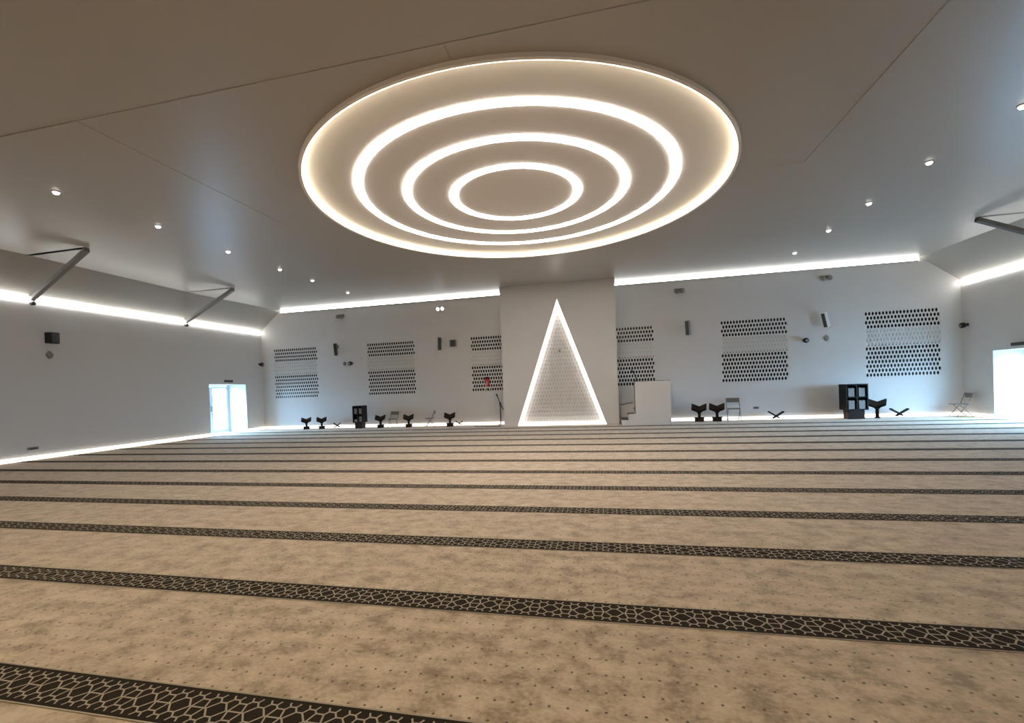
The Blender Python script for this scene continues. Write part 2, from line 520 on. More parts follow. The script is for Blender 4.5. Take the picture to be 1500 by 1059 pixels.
gC, gF = 'light strips under the ceiling edge', 'light strips along the floor edge'
zc0, zc1 = 5.185, 5.265
strip('cove_light', 'glowing strip along the top of the front wall, left of the niche block', (XFL + .05, NX0, YF - dc, YF, zc0, zc1), E_COVE, gC, '+y')
strip('cove_light', 'glowing strip along the top of the front wall, right of the niche block', (NX1, XFR - .05, YF - dc, YF, zc0, zc1), E_COVE, gC, '+y')
strip('cove_light', 'glowing strip along the top of the left side wall', (XL, XL + dc, YB + .1, YF - .06, ZS - 0.105, ZS - 0.012), E_COVE, gC, '-x')
strip('cove_light', 'glowing strip along the top of the right side wall', (XR - dc, XR, YB + .1, YF - .06, ZS - 0.105, ZS - 0.012), E_COVE, gC, '+x')
zf1 = 0.105
strip('floor_light', 'white glowing strip at the foot of the front wall, left of the niche block', (XL + .06, NX0 - .002, YF - df, YF, 0.004, zf1), E_FLOOR, gF, '+y')
strip('floor_light', 'white glowing strip at the foot of the front wall, right of the stepped pulpit', (2.20, XR - .06, YF - df, YF, 0.004, zf1), E_FLOOR, gF, '+y')
strip('floor_light', 'long white glowing strip at the foot of the left side wall, before its doorway', (XL, XL + df, YB + .1, DL0 - .02, 0.004, zf1), E_FLOOR, gF, '-x')
strip('floor_light', 'short white glowing strip between the left doorway and the front corner', (XL, XL + df, DL1 + .02, YF - .06, 0.004, zf1), E_FLOOR, gF, '-x')
strip('floor_light', 'short white glowing strip between the right doorway and the front corner', (XR - df, XR, DR1 + .02, YF - .06, 0.004, zf1), E_FLOOR, gF, '+x')

# ------------------------------------------------------------------ doorways
def doorway(name, x_wall, s, y0, y1):
    """s = -1 for the left wall, +1 for the right; a double glazed door at the back of the deep opening"""
    xg = x_wall + s * (DW - 0.10)
    f = MB().use(ALU)
    xa, xb = sorted((xg - s * 0.03, xg + s * 0.03))
    e = 0.004
    f.box(xa, xb, y0 + e, y0 + .06, 0, DZ - e); f.box(xa, xb, y1 - .06, y1 - e, 0, DZ - e)
    f.box(xa, xb, y0 + .06, y1 - .06, DZ - .06, DZ - e); f.box(xa, xb, y0 + .06, y1 - .06, 0, 0.025)
    root = structure(f.build(name))
    ym = (y0 + y1) / 2
    for ya, yb, hy in ((y0 + .065, ym - .003, ym - .05), (ym + .003, y1 - .065, ym + .05)):
        l = MB().use(ALU)
        xa2, xb2 = sorted((xg - s * 0.022, xg + s * 0.022))
        l.box(xa2, xb2, ya, ya + .085, .03, DZ - .065); l.box(xa2, xb2, yb - .085, yb, .03, DZ - .065)
        l.box(xa2, xb2, ya + .085, yb - .085, .03, .14); l.box(xa2, xb2, ya + .085, yb - .085, DZ - .15, DZ - .065)
        leaf = l.build('door_leaf', parent=root)
        MB().use(GLASS).box(xg - .004, xg + .004, ya + .085, yb - .085, .14, DZ - .15).build('glass_pane', parent=leaf)
        xh = xg - s * 0.07
        MB().use(CHAR).tube([(xg - s * .022, hy, .95), (xh, hy, .95), (xh, hy, 1.15), (xg - s * .022, hy, 1.15)], .012, 6).build('door_handle', parent=leaf)
doorway('door_1', XL, -1, DL0, DL1)
doorway('door_2', XR, 1, DR0, DR1)
for x, y, s, lab in ((XL, 15.93, 1, 'small dark box on the left wall just above the doorway'), (XR, 15.8, -1, 'small dark box on the right wall just above the bright doorway')):
    t = thing('exit_light', lab, 'wall light', (x, y, DZ + 0.09))
    MB().use(CHAR).box(min(0, s * .075), max(0, s * .075), -.2, .2, 0, .085, bevel=.008).build('housing', parent=t)
    MB().use(GREY).box(min(s * .01, s * .07), max(s * .01, s * .07), -.19, .19, -.008, -.0005).build('lens_strip', parent=t)

# ------------------------------------------------------------------ lattice screens
def lattice_mesh(width, z0, z1, cols, rows, t=0.03, keep=None, name='lattice', x0=None, a=.036, b=.0725, c=.026):
    """staggered pointed holes cut through a thin board; local x,z from 0; front at y=0"""
    bm = bmesh.new()
    pw, ph = width / cols, (z1 - z0) / rows
    def cell(xc, zc):
        k = lambda x, z, y=0: bm.verts.new((x, y, z))
        W, H = pw / 2, ph / 2
        O = [k(xc - W, zc + H), k(xc, zc + H), k(xc + W, zc + H), k(xc + W, zc - H), k(xc, zc - H), k(xc - W, zc - H)]
        hp = [(-a, c), (0, b), (a, c), (a, -c), (0, -b), (-a, -c)]
        I = [k(xc + u, zc + v) for u, v in hp]
        D = [k(xc + u, zc + v, t) for u, v in hp]
        for i, j in ((0, 1), (1, 2), (2, 3), (3, 4), (4, 5), (5, 0)):
            bm.faces.new((O[i], O[j], I[j], I[i])); bm.faces.new((I[i], I[j], D[j], D[i]))
    def plain(xa, xb, za, zb):
        bm.faces.new([bm.verts.new(v) for v in ((xa, 0, za), (xb, 0, za), (xb, 0, zb), (xa, 0, zb))])
    for r in range(rows):
        zc = z0 + ph * (r + .5)
        off = pw / 2 if r % 2 else 0
        n = int(cols) if not off else int(cols - .5)
        if keep is None:
            if off: plain(0, off, zc - ph / 2, zc + ph / 2)
            for q in range(n): cell(off + pw * (q + .5), zc)
            end = off + pw * n
            if end < width - 1e-4: plain(end, width, zc - ph / 2, zc + ph / 2)
        else:
            for q in range(-1, int(cols) + 2):
                xc = off + pw * (q + .5)
                if keep(xc - pw / 2, xc + pw / 2, zc - ph / 2, zc + ph / 2): cell(xc, zc)
    me = bpy.data.meshes.new(name)
    bmesh.ops.recalc_face_normals(bm, faces=bm.faces[:])
    for f in bm.faces:
        pass
    bm.to_mesh(me); bm.free()
    return me
PITCH = 0.1025
LM = {}
SLAB = ['perforated white window screen nearest the left corner of the front wall', 'perforated white window screen second from the left corner, above the left bookcase',
        'part-hidden perforated screen left of the niche block, with a red object on it', 'part-hidden perforated screen right of the niche block, above the stepped pulpit',
        'perforated white window screen above the grey chair, right of the pulpit', 'perforated white window screen nearest the right corner of the front wall']
for (xa, xb), lab in zip(SCREENS, SLAB):
    wd = round(xb - xa, 2)
    t = thing('lattice_screen', lab, 'window screen', (xa, YF, SZ0), group='perforated window screens of the front wall')
    if wd not in LM:
        me = lattice_mesh(wd, 0, SZ3 - SZ0, round(wd / PITCH * 2) / 2, 15, t=.014)
        me.materials.append(LATT); LM[wd] = me
    o = link('lattice', LM[wd], t); o.location = (0, 0.006, 0)
    for nm, za, zb, yy, mm in (('lower_pane', SZ0, SZ1, .06, PANE), ('middle_board', SZ1, SZ2, .030, BACKB), ('upper_pane', SZ2, SZ3, .06, PANE), ('back_board', SZ0, SZ3, .135, CONC)):
        MB().use(mm).box(0.001, wd - .001, yy, .134 if yy < .13 else .20, za - SZ0 + .001, zb - SZ0 - .001).build(nm, parent=t)

# ------------------------------------------------------------------ niche light and lattice
nl = thing('niche_light', 'tall triangle of white light framing the niche in the middle of the front wall', 'light', (TAX, YN, 0))
ins = 0.145                                       # width of the glowing band, square to the edge
def inset_tri(d, db):
    """triangle (left, right, apex) inside the opening by d along the legs and db above the floor"""
    lx = Vector((TAX - TB0, TAZ)).normalized(); nx = Vector((lx.y, -lx.x))
    rx = Vector((TAX - TB1, TAZ)).normalized(); nr = Vector((-rx.y, rx.x))
    sl, sr = lx.x / lx.y, rx.x / rx.y
    xl = TB0 + d / nx.x + sl * db; xr = TB1 + d / nr.x + sr * db
    xl0, xr0 = TB0 + d / nx.x, TB1 + d / nr.x
    za = (xr0 - xl0) / (sl - sr)
    return (xl - TAX, db), (xr - TAX, db), (xl0 + sl * za - TAX, za)
oA, oB, oC = inset_tri(0.004, 0.004)
iA, iB, iC = inset_tri(ins, 0.135)
fr = MB().use(E_NICHE)
for (p, q_, r_, s_) in ((oA, oB, iB, iA), (oB, oC, iC, iB), (oC, oA, iA, iC)):
    fr.prism([p, q_, r_, s_], 'y', 0.012, 0.10)
fr.build('light_frame', parent=nl)
pA, pB, pC = inset_tri(0.006, 0.006)
np_ = MB().use(BACKB).prism([pA, pB, pC], 'y', 0.055, 0.085).build('niche_panel', parent=niche)
np_.location = (TAX, YN + .16, 0)
def inside(x0, x1, z0, z1):
    x0 -= 2.0; x1 -= 2.0
    A, B, C = inset_tri(0.02, 0.02)
    for x in (x0, x1):
        for z in (z0, z1):
            if z < A[1]: return False
            for p, q_, s in ((A, C, 1), (B, C, -1)):
                xe = p[0] + (q_[0] - p[0]) * (z - p[1]) / (q_[1] - p[1])
                if s * (x - xe) < 0: return False
    return True
me = lattice_mesh(4.0, 0, 5.0, 4.0 / .105, 34, t=.016, keep=inside, a=.030, b=.062, c=.026); me.materials.append(LATT)
o = link('lattice', me, np_); o.location = (-2.0, 0.028, 0)
t = thing('niche_microphone', 'small pale knob in the upper part of the triangular niche panel', 'fixture', (-1.60, YN + .19, 2.82))
MB().use(PALE).lathe([(.05, 0), (.05, .02), (.025, .03), (.025, .09), (.04, .10), (.04, .13), (0, .14)], 14, Matrix.Rotation(PI / 2, 4, 'X')).build('base', parent=t)
MB().use(GREY).box(-.02, .02, -.15, -.1, -.10, -.02, bevel=.008).build('clip', parent=t)

# ------------------------------------------------------------------ carpet with its bands
cpb = MB().use(CARPET)
cpb.prism([(XL + .001, YB + .002), (XR - .001, YB + .002), (XR - .001, YF - .002), (NX1 + .002, YF - .002), (NX1 + .002, YN - .002),
           (NX0 - .002, YN - .002), (NX0 - .002, YF - .002), (XL + .001, YF - .002)], 'z', -0.012, 0.0)
cp = cpb.build('carpet', tri=True)
tag(cp, 'wall-to-wall mottled beige prayer carpet with patterned dark brown bands', 'carpet')
PER, HB = 0.206, 0.122
seeds = [(0, 0, .0013), (.05, .043, 0), (-.05, .043, 0), (.05, -.043, 0), (-.05, -.043, 0), (0, .078, 0), (0, -.078, 0),
         (.103, .027, 0), (.103, -.027, 0), (.103, .083, 0), (.103, -.083, 0), (.052, .108, 0), (-.052, .108, 0), (.052, -.108, 0), (-.052, -.108, 0)]
allseeds = [(x + k * PER, y, w_) for k in (-1, 0, 1) for x, y, w_ in seeds]
edges = []
for x, y, w_ in seeds:
    poly = [(x - .2, y - .2, None), (x + .2, y - .2, None), (x + .2, y + .2, None), (x - .2, y + .2, None)]
    for X, Y, W in allseeds:
        if (X, Y) == (x, y): continue
        nx_, ny_ = X - x, Y - y
        c_ = (X * X + Y * Y - W - x * x - y * y + w_) / 2
        out_ = []
        for i in range(len(poly)):
            p, q_ = poly[i], poly[(i + 1) % len(poly)]
            dp, dq = c_ - nx_ * p[0] - ny_ * p[1], c_ - nx_ * q_[0] - ny_ * q_[1]
            if dp >= 0: out_.append(p)
            if (dp >= 0) != (dq >= 0):
                t_ = dp / (dp - dq)
                out_.append((p[0] + t_ * (q_[0] - p[0]), p[1] + t_ * (q_[1] - p[1]), (X, Y) if dp >= 0 else p[2]))
        # keep which neighbour each edge belongs to: the label sits on an edge's first corner
        poly = out_
        if not poly: break
    for i in range(len(poly)):
        p, q_ = poly[i], poly[(i + 1) % len(poly)]
        edges.append((p[0], p[1], q_[0], q_[1]))
uniq = {}
for x0, y0, x1, y1 in edges:
    LIM = .097
    if max(abs(y0), abs(y1)) > LIM:
        if abs(y0) > LIM and abs(y1) > LIM and y0 * y1 > 0: continue
        if abs(y0) > abs(y1): x0, y0, x1, y1 = x1, y1, x0, y0
        tt = (math.copysign(LIM, y1) - y0) / (y1 - y0); x1, y1 = x0 + tt * (x1 - x0), y0 + tt * (y1 - y0)
    if math.hypot(x1 - x0, y1 - y0) < .004: continue
    mx_ = ((x0 + x1) / 2) % PER
    key = (round(mx_ / .002) % round(PER / .002), round((y0 + y1) / 2 / .002))
    if any((key[0] + i, key[1] + j) in uniq for i in (-1, 0, 1) for j in (-1, 0, 1)): continue
    uniq[key] = (x0, y0, x1, y1)
bandlen = XR - XL - .02
lw = .0043
verts, faces = [], []
nper = int(bandlen / PER)
for k in range(nper):
    ox = -bandlen / 2 + PER * (k + .5)
    for x0, y0, x1, y1 in uniq.values():
        dx_, dy_ = x1 - x0, y1 - y0
        l_ = math.hypot(dx_, dy_); ex, ey = dx_ / l_ * lw * .8, dy_ / l_ * lw * .8
        px, py = -dy_ / l_ * lw, dx_ / l_ * lw
        b0 = len(verts)
        verts += [(ox + x0 - ex - px, y0 - ey - py, 0), (ox + x1 + ex - px, y1 + ey - py, 0), (ox + x1 + ex + px, y1 + ey + py, 0), (ox + x0 - ex + px, y0 - ey + py, 0)]
        faces.append((b0, b0 + 1, b0 + 2, b0 + 3))
for sy in (-1, 1):
    b0 = len(verts)
    ya, yb = sy * (HB - .001), sy * (HB + .007)
    verts += [(-bandlen / 2, ya, 0), (bandlen / 2, ya, 0), (bandlen / 2, yb, 0), (-bandlen / 2, yb, 0)]
    faces.append((b0, b0 + 1, b0 + 2, b0 + 3))
LME = bpy.data.meshes.new('band_lattice'); LME.from_pydata(verts, [], faces); LME.materials.append(LINE)
bb = MB().use(BAND).box(-bandlen / 2, bandlen / 2, -HB, HB, 0, .002)
b0_ = bb.build('carpet_band', parent=cp)
for k in range(13):
    o = b0_ if k == 0 else b0_.copy()
    if k: COL.objects.link(o)
    o.parent = cp
    o.location = ((XL + XR) / 2 + .03 * k, 1.784 + 1.2 * k, 0.0)
    o.location.x = (XL + XR) / 2
    l = link('band_lattice', LME, o); l.location = (0, 0, .0035); l['kind'] = 'stuff'

# ------------------------------------------------------------------ ceiling spotlights
spots = [(-9.25, 15.48), (-9.2, 13.29), (-9.28, 11.86), (-9.36, 10.04), (-9.34, 8.13), (-9.43, 6.30), (5.8, 15.61), (5.77, 13.38), (5.82, 11.64), (5.86, 9.79), (6.02, 8.12)]
NTH = ['first', 'second', 'third', 'fourth', 'fifth', 'sixth']
sp0 = None
for i, (x, y) in enumerate(spots):
    row, k = ('left', i) if i < 6 else ('right', i - 6)
    lab = f'small bright ceiling spotlight, {NTH[k]} from the front wall in the {row} row'
    z = ceil_z(x, y)
    if sp0 is None:
        sp0 = thing('ceiling_spotlight', lab, 'spotlight', (x, y, z), group='spotlights in two rows on the ceiling')
        MB().use(WHITE).lathe([(.066, -.0005), (.066, -.010), (.056, -.016), (.05, -.016), (.05, -.0005)], 24).build('trim_ring', parent=sp0)
        MB().use(E_SPOT).lathe([(.049, -.012), (.047, -.030), (.036, -.046), (.018, -.053), (0, -.055)], 20).build('lens', parent=sp0)
    else:
        dup(sp0, (x, y, z), lab)

# ------------------------------------------------------------------ knee braces at the side walls
def brace(tip, wall, label, m_):
    tip, wall = Vector(tip), Vector(wall)
    s = 1 if tip.x > wall.x else -1
    t = thing('knee_brace', label, 'steel brace', wall, group='steel knee braces between side walls and ceiling')
    a = tip - wall
    MB().use(m_).bar((s * .07, 0, -.02), a, .10, .10).build('strut', parent=t)
    xo = (XFL if s > 0 else XFR) - wall.x
    MB().use(m_).box(min(a.x - s * .02, xo - s * .02), max(a.x - s * .02, xo - s * .02), a.y - .05, a.y + .05, a.z + .052, a.z + .075).build('ceiling_plate', parent=t)
    MB().use(BRIGHT).box(min(0, s * .10), max(0, s * .10), -.05, .05, -.10, .05, bevel=.01).build('wall_bracket', parent=t)
    m = Matrix.Translation((s * .10, -.0, -.16)) @ Matrix.Rotation(PI / 2, 4, 'Y')
    MB().use(CHAR).lathe([(0, -.10), (.045, -.09), (.055, -.03), (.055, .0), (.03, .03), (0, .03)] if s > 0 else [(0, -.03), (.03, -.03), (.055, 0), (.055, .03), (.045, .09), (0, .10)], 12, m).build('bolt_cap', parent=t)
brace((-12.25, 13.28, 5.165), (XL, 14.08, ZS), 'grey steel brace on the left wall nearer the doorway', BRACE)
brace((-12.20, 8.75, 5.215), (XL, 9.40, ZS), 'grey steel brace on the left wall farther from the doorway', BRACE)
brace((9.05, 13.53, 5.165), (XR, 13.95, ZS), 'dark steel V-shaped brace high at the right wall', STEEL)

# ------------------------------------------------------------------ things on the front wall
def column_speaker(x, z, m, label, yaw, tilt, s=1.0):
    t = thing('column_speaker', label, 'speaker', (x, YF, z), group='slim column speakers on the front wall')
    R = Matrix.Translation((0, -.20, 0)) @ Matrix.Rotation(yaw, 4, 'Z') @ Matrix.Rotation(tilt, 4, 'X')
    MB().use(m).box(-.07, .07, -.09, .06, -.26 * s, .26 * s, R, bevel=.012).build('cabinet', parent=t)
    MB().use(CHAR).box(-.058, .058, -.096, -.0905, -.24 * s, .24 * s, R).build('grille', parent=t)
    b = MB().use(GREY)
    b.box(-.035, .035, -.012, 0, .05, .21)
    b.tube([(0, -.01, .14), (0, -.14, .15)], .016, 8)
    b.build('wall_bracket', parent=t)
    return t
SL = lambda px: px
column_speaker(-11.27, 3.40, MIDGREY, 'slim grey column speaker high between the two leftmost screens', .35, .25)
column_speaker(-6.54, 3.38, MIDGREY, 'slim grey column speaker high on the left, beside a square dark box', .45, .25)
column_speaker(3.03, 3.40, MIDGREY, 'slim dark column speaker high on the wall right of the pulpit', -.5, .1)
ts = column_speaker(7.48, 3.39, PALE, 'slim pale column speaker tilted down between the two rightmost screens', -1.0, .30)

def twin_lamp(x, z, label, lit=False):
    t = thing('emergency_lamp', label, 'wall lamp', (x, YF, z), group='twin-lens emergency lamps under the ceiling strip')
    MB().use(MIDGREY if not lit else PALE).box(-.17, .17, -.06, 0, -.045, .055, bevel=.012).build('housing', parent=t)
    for s in (-1, 1):
        m = Matrix.Translation((s * .095, -.06, -.03)) @ Matrix.Rotation(PI / 2 + .35, 4, 'X')
        hd = MB().use(MIDGREY).lathe([(.04, 0), (.072, .03), (.082, .075), (.078, .08), (.0, .081)], 16, m).build('lamp_head', parent=t)
        MB().use(E_EMER if lit else GREY).lathe([(.072, .082), (.066, .10), (.04, .112), (0, .116)], 16, m).build('lens', parent=hd)
twin_lamp(-11.08, 4.86, 'unlit grey twin lamp near the top of the front wall, far left')
twin_lamp(-6.48, 4.86, 'lit white twin lamp near the top of the front wall, left of the niche', True)
twin_lamp(2.80, 4.83, 'unlit grey twin lamp near the top of the front wall, right of the niche')
twin_lamp(7.58, 4.88, 'unlit grey twin lamp near the top of the front wall, far right')

def camera_(x, y, z, rz, label, m=BLACK, s=1.0):
    t = thing('security_camera', label, 'camera', (x, y, z), rz, group='small cameras on the walls')
    MB().use(m).lathe([(.05, 0), (.05, .02), (.02, .03), (.02, .07)], 12, Matrix.Rotation(PI / 2, 4, 'X')).build('mount', parent=t)
    R = Matrix.Translation((0, -.075, .0)) @ Matrix.Rotation(PI / 2 + .2, 4, 'X')
    MB().use(m).lathe([(0, -.005), (.06, 0), (.085, .03), (.09, .09), (.08, .13), (.0, .135)], 14, R).build('body', parent=t)
    MB().use(GREY).lathe([(.045, .136), (.04, .142), (0, .144)], 12, R).build('lens', parent=t)
camera_(-10.64, YF, 2.78, 0, 'small black camera on the front wall left of the second screen')
camera_(6.87, YF, 2.74, 0, 'small black camera on the front wall between the two rightmost screens')
camera_(XL, 17.72, 2.94, PI / 2, 'small black camera on the left wall close to the front corner')
camera_(XR, 17.66, 2.95, -PI / 2, 'small black camera on the right wall close to the front corner')
def knob(x, y, z, rz, label, m, r=.07):
    t = thing('wall_sensor', label, 'sensor', (x, y, z), rz)
    MB().use(m).lathe([(r, 0), (r, .02), (r * .85, .045), (r * .45, .06), (0, .063)], 16, Matrix.Rotation(PI / 2, 4, 'X')).build('dome', parent=t)
    MB().use(m).box(-r * .5, r * .5, -.012, 0, -r * 1.25, r * 1.25, bevel=.004).build('back_plate', parent=t)
knob(-10.99, YF, 2.78, 0, 'small grey sensor just left of the black camera beside the second screen', GREY)
knob(7.56, YF, 2.78, 0, 'small grey sensor under the pale tilted speaker', GREY, .085)
knob(XL, 9.76, 2.87, PI / 2, 'small brown-grey sensor below the dark box on the left wall', GREY, .085)
t = thing('wall_speaker', 'square dark box on the front wall right of a slim speaker', 'speaker', (-6.0, YF, 3.375))
MB().use(GREY).box(-.125, .125, -.12, 0, -.14, .14, bevel=.012).build('cabinet', parent=t)
MB().use(CHAR).box(-.105, .105, -.126, -.1205, -.12, .12).build('grille', parent=t)
t = thing('wall_speaker', 'black boxy speaker high on the left wall', 'speaker', (XL, 9.82, 3.34), PI / 2)
MB().use(BLACK).prism([(-.15, 0), (.15, 0), (.10, -.17), (-.10, -.17)], 'z', -.15, .15).build('cabinet', parent=t)
MB().use(CHAR).box(-.09, .09, -.176, -.1705, -.13, .13).build('grille', parent=t)
def socket(x, y, z, rz, label, w_=.13, m=GREY):
    t = thing('wall_socket', label, 'socket', (x, y, z), rz)
    MB().use(m).box(-w_, w_, -.014, 0, -.04, .04, bevel=.005).build('plate', parent=t)
    MB().use(CHAR).box(-w_ * .6, w_ * .6, -.018, -.0145, -.02, .02).build('insert', parent=t)
socket(XL, 9.28, .31, PI / 2, 'low grey socket plate on the left wall near the floor')
socket(5.27, YF, .42, 0, 'low grey socket plate on the front wall right of the grey chair', .09)

# red object on the screen left of the niche
t = thing('fire_extinguisher', 'red extinguisher with a black top on a white ledge across the perforated screen', 'extinguisher', (-4.61, YF - .10, 1.53))
MB().use(RED).lathe([(.0, 0), (.062, .004), (.065, .02), (.065, .25), (.05, .295), (.022, .31), (.022, .33), (0, .33)], 18).build('cylinder', parent=t)
b = MB().use(RED); b.box(-.115, .115, -.03, .03, .272, .33, bevel=.01); b.build('collar', parent=t)
b = MB().use(BLACK); b.box(-.03, .03, -.03, .03, .33, .37, bevel=.006)
b.tube([(-.115, 0, .335), (-.08, 0, .375), (0, 0, .40), (.08, 0, .375), (.115, 0, .335)], .018, 8); b.build('valve_handle', parent=t)
MB().use(REDLT).box(-.03, .03, -.0695, -.064, .05, .24).build('label', parent=t)
b = MB().use(BLACK); b.tube([(.03, -.02, .35), (.10, -.02, .30), (.098, -.02, .12), (.085, -.02, .03)], .012, 6); b.build('hose', parent=t)
t = thing('wall_ledge', 'narrow white ledge under the red extinguisher', 'shelf', (-4.61, YF, 1.53))
MB().use(WHITE).box(-.175, .175, -.18, .004, -.035, -.001, bevel=.005).build('board', parent=t)
MB().use(WHITE).box(-.10, -.08, -.10, .004, -.12, -.0355).build('bracket', parent=t)
MB().use(WHITE).box(.08, .10, -.10, .004, -.12, -.0355).build('bracket', parent=t)

# ------------------------------------------------------------------ stepped pulpit right of the niche
MX0, MX1, MY0, MY1, MZ = 0.55, 2.17, 16.32, 17.60, 1.515
pul = thing('pulpit', 'white stepped pulpit with dark-edged steps right of the niche block', 'pulpit', (MX0, MY0, 0))
W_ = MX1 - MX0
sx = [0.0, .225, .46]
pr = [(0, 0.003), (W_, 0.003), (W_, MZ), (sx[2], MZ), (sx[2], .40), (sx[1], .40), (sx[1], .19), (0, .19)]
MB().use(WALL).prism(pr, 'y', 0, .12).build('front_panel', parent=pul)
MB().use(WALL).box(W_ - .12, W_, .121, MY1 - MY0, 0.003, MZ).build('side_panel', parent=pul)
for k, (xa, z1) in enumerate(((0.0, .185), (.225, .36), (.45, .54), (.68, .70))):
    xb = sx[k + 1] if k < 2 else (.679 if k == 2 else W_ - .121)
    st = MB().use(WALL).box(xa + .002, xb - .001, .122, MY1 - MY0 - .121, 0.003, z1).build('step', parent=pul)
    MB().use(STEPC).box(xa + .002, xb - .001, .122, MY1 - MY0 - .121, z1, z1 + .022).build('step_cover', parent=st)
MB().use(WALL).prism([(0, 0.003), (W_ - .121, 0.003), (W_ - .121, .95), (.46, .74), (0, .66)], 'y', MY1 - MY0 - .12, MY1 - MY0).build('rear_panel', parent=pul)
MB().use(STEPC).bar((0, MY1 - MY0 - .06, .675), (.46, MY1 - MY0 - .06, .755), .125, .03).build('rear_trim', parent=pul)
MB().use(STEPC).box(sx[2] - .022, sx[2] - .001, .0, .12, .41, MZ).build('edge_trim', parent=pul)
MB().use(STEPC).box(sx[2] - .022, W_, .0, .12, MZ + .0005, MZ + .014).build('top_trim', parent=pul)
t = thing('gooseneck_microphone', 'black gooseneck microphone on the edge of the white pulpit', 'microphone', (MX0 + .52, MY0 + .06, MZ + .0145))
MB().use(BLACK).lathe([(.05, 0), (.05, .015), (.02, .03), (0, .03)], 14).build('base', parent=t)
MB().use(BLACK).tube([(0, 0, .02), (-.01, 0, .12), (-.05, 0, .22), (-.10, 0, .30)], .014, 8).build('neck', parent=t)
MB().use(BLACK).tube([(-.10, 0, .30), (-.13, 0, .36), (-.15, 0, .40)], [.016, .026, .02], 10).build('head', parent=t)

# microphone stand and its cable left of the niche
t = thing('microphone_stand', 'thin black microphone stand in the corner left of the niche block', 'microphone stand', (-4.02, 17.45, 0))
for a in (0.3, 2.4, 4.5):
    MB().use(BLACK).tube([(0, 0, .07), (.17 * math.cos(a), .17 * math.sin(a), .012)], .011, 6).build('leg', parent=t)
MB().use(BLACK).tube([(0, 0, .04), (0, 0, .86)], .022, 8).build('pole', parent=t)
b = MB().use(BLACK); b.lathe([(0, -.05), (.04, -.04), (.04, .04), (0, .05)], 10, Matrix.Translation((0, 0, .86))); b.build('clutch', parent=t)
MB().use(BLACK).tube([(.11, 0, .62), (-.03, 0, .94), (-.10, 0, 1.14)], .018, 8).build('boom', parent=t)
MB().use(BLACK).tube([(-.10, 0, 1.14), (-.135, 0, 1.22), (-.14, 0, 1.24)], [.022, .032, .024], 10).build('microphone', parent=t)
t = MB().use(BLACK).tube([(-5.0, 17.12, .012), (-4.7, 16.98, .012), (-4.45, 17.04, .012), (-4.2, 16.96, .012), (-4.02, 16.92, .012), (-3.88, 16.93, .012)], .011, 6).build('cable')
tag(t, 'thin black cable on the carpet at the foot of the microphone stand', 'cable')

# ------------------------------------------------------------------ book stands
def make_book_stand(name, label, loc, rz, base=True, scale=1.0):
    t = thing(name, label, 'book stand', loc, rz, group='dark wooden book stands along the front wall', scale=scale)
    if base:
        MB().use(BRWOOD).box(-.15, .15, -.12, .12, .001, .13, bevel=.01).build('base_box', parent=t)
        MB().use(DKWOOD).box(-.17, .17, -.14, .14, .131, .155, bevel=.006).build('base_top', parent=t)
    else:
        MB().use(BRWOOD).box(-.07, .07, -.12, .12, .001, .04, bevel=.01).build('base_box', parent=t)
    MB().use(DKWOOD).box(-.045, .045, -.07, .07, .1555 if base else .041, .40, bevel=.008).build('post', parent=t)
    for s in (-1, 1):
        m = Matrix.Translation((0, 0, .41)) @ Matrix.Rotation(.62, 4, 'X') @ Matrix.Rotation(-s * .50, 4, 'Y')
        xa, xb = (0.0, .29) if s > 0 else (-.29, 0.0)
        lf = MB().use(DKWOOD).box(xa, xb, -.17, .17, 0, .045, m, bevel=.008).build('leaf', parent=t)
        MB().use(BRWOOD).box(xa + (.03 if s > 0 else .02), xb - (.02 if s > 0 else .03), -.14, .14, .046, .060, m).build('leaf_panel', parent=lf)
        MB().use(DKWOOD).prism([(0, .24), (s * .17, .44), (s * .10, .47), (0, .36)], 'y', -.03, .03).build('gusset', parent=t)
    return t
bs = make_book_stand('book_stand', 'dark wooden book stand at the far left end of the front wall', (-12.66, 17.45, 0), .55, True, .80)
dup(bs, (-11.93, 17.47, 0), 'dark wooden book stand second from the left corner', rz=.55, scale=.80)
dup(bs, (-9.16, 17.45, 0), 'dark wooden book stand just right of the left bookcase', rz=.30, scale=.84)
dup(bs, (-7.90, 17.45, 0), 'dark wooden book stand between the two chairs left of the niche', rz=.30, scale=.84)
dup(bs, (-6.12, 17.45, 0), 'dark wooden book stand nearest the niche block on its left', rz=.25, scale=.88)
dup(bs, (3.27, 17.45, 0), 'dark wooden book stand just right of the white pulpit', rz=-.25, scale=1.0)
dup(bs, (3.86, 17.45, 0), 'dark wooden book stand beside the grey chair right of the pulpit', rz=-.25, scale=1.0)
make_book_stand('book_stand', 'dark wooden book stand on a thin foot right of the right bookcase', (8.82, 17.5, 0), -.55, False, 1.0)

def low_stand(label, loc, rz, scale=1.0):
    t = thing('folding_book_rest', label, 'book rest', loc, rz, group='low folding book rests along the front wall', scale=scale)
    for s in (-1, 1):
        m = Matrix.Translation((0, 0, .125)) @ Matrix.Rotation(-s * .58, 4, 'Y')
        MB().use(DKWOOD).box(-.13 if s > 0 else -.23, .23 if s > 0 else .13, -.11 if s > 0 else .002, -.002 if s > 0 else .11, -.02, .02, m, bevel=.005).build('board', parent=t)
    return t
lr = low_stand('low folding book rest on the carpet left of the left bookcase', (-11.28, 17.6, 0), .2, .9)
dup(lr, (-5.78, 17.6, 0), 'low folding book rest beside the book stand nearest the niche', rz=.1, scale=.8)
dup(lr, (5.80, 17.6, 0), 'low folding book rest alone on the carpet right of the grey chair', rz=0, scale=1.15)
dup(lr, (9.50, 17.6, 0), 'low folding book rest right of the thin-footed book stand', rz=0, scale=1.15)

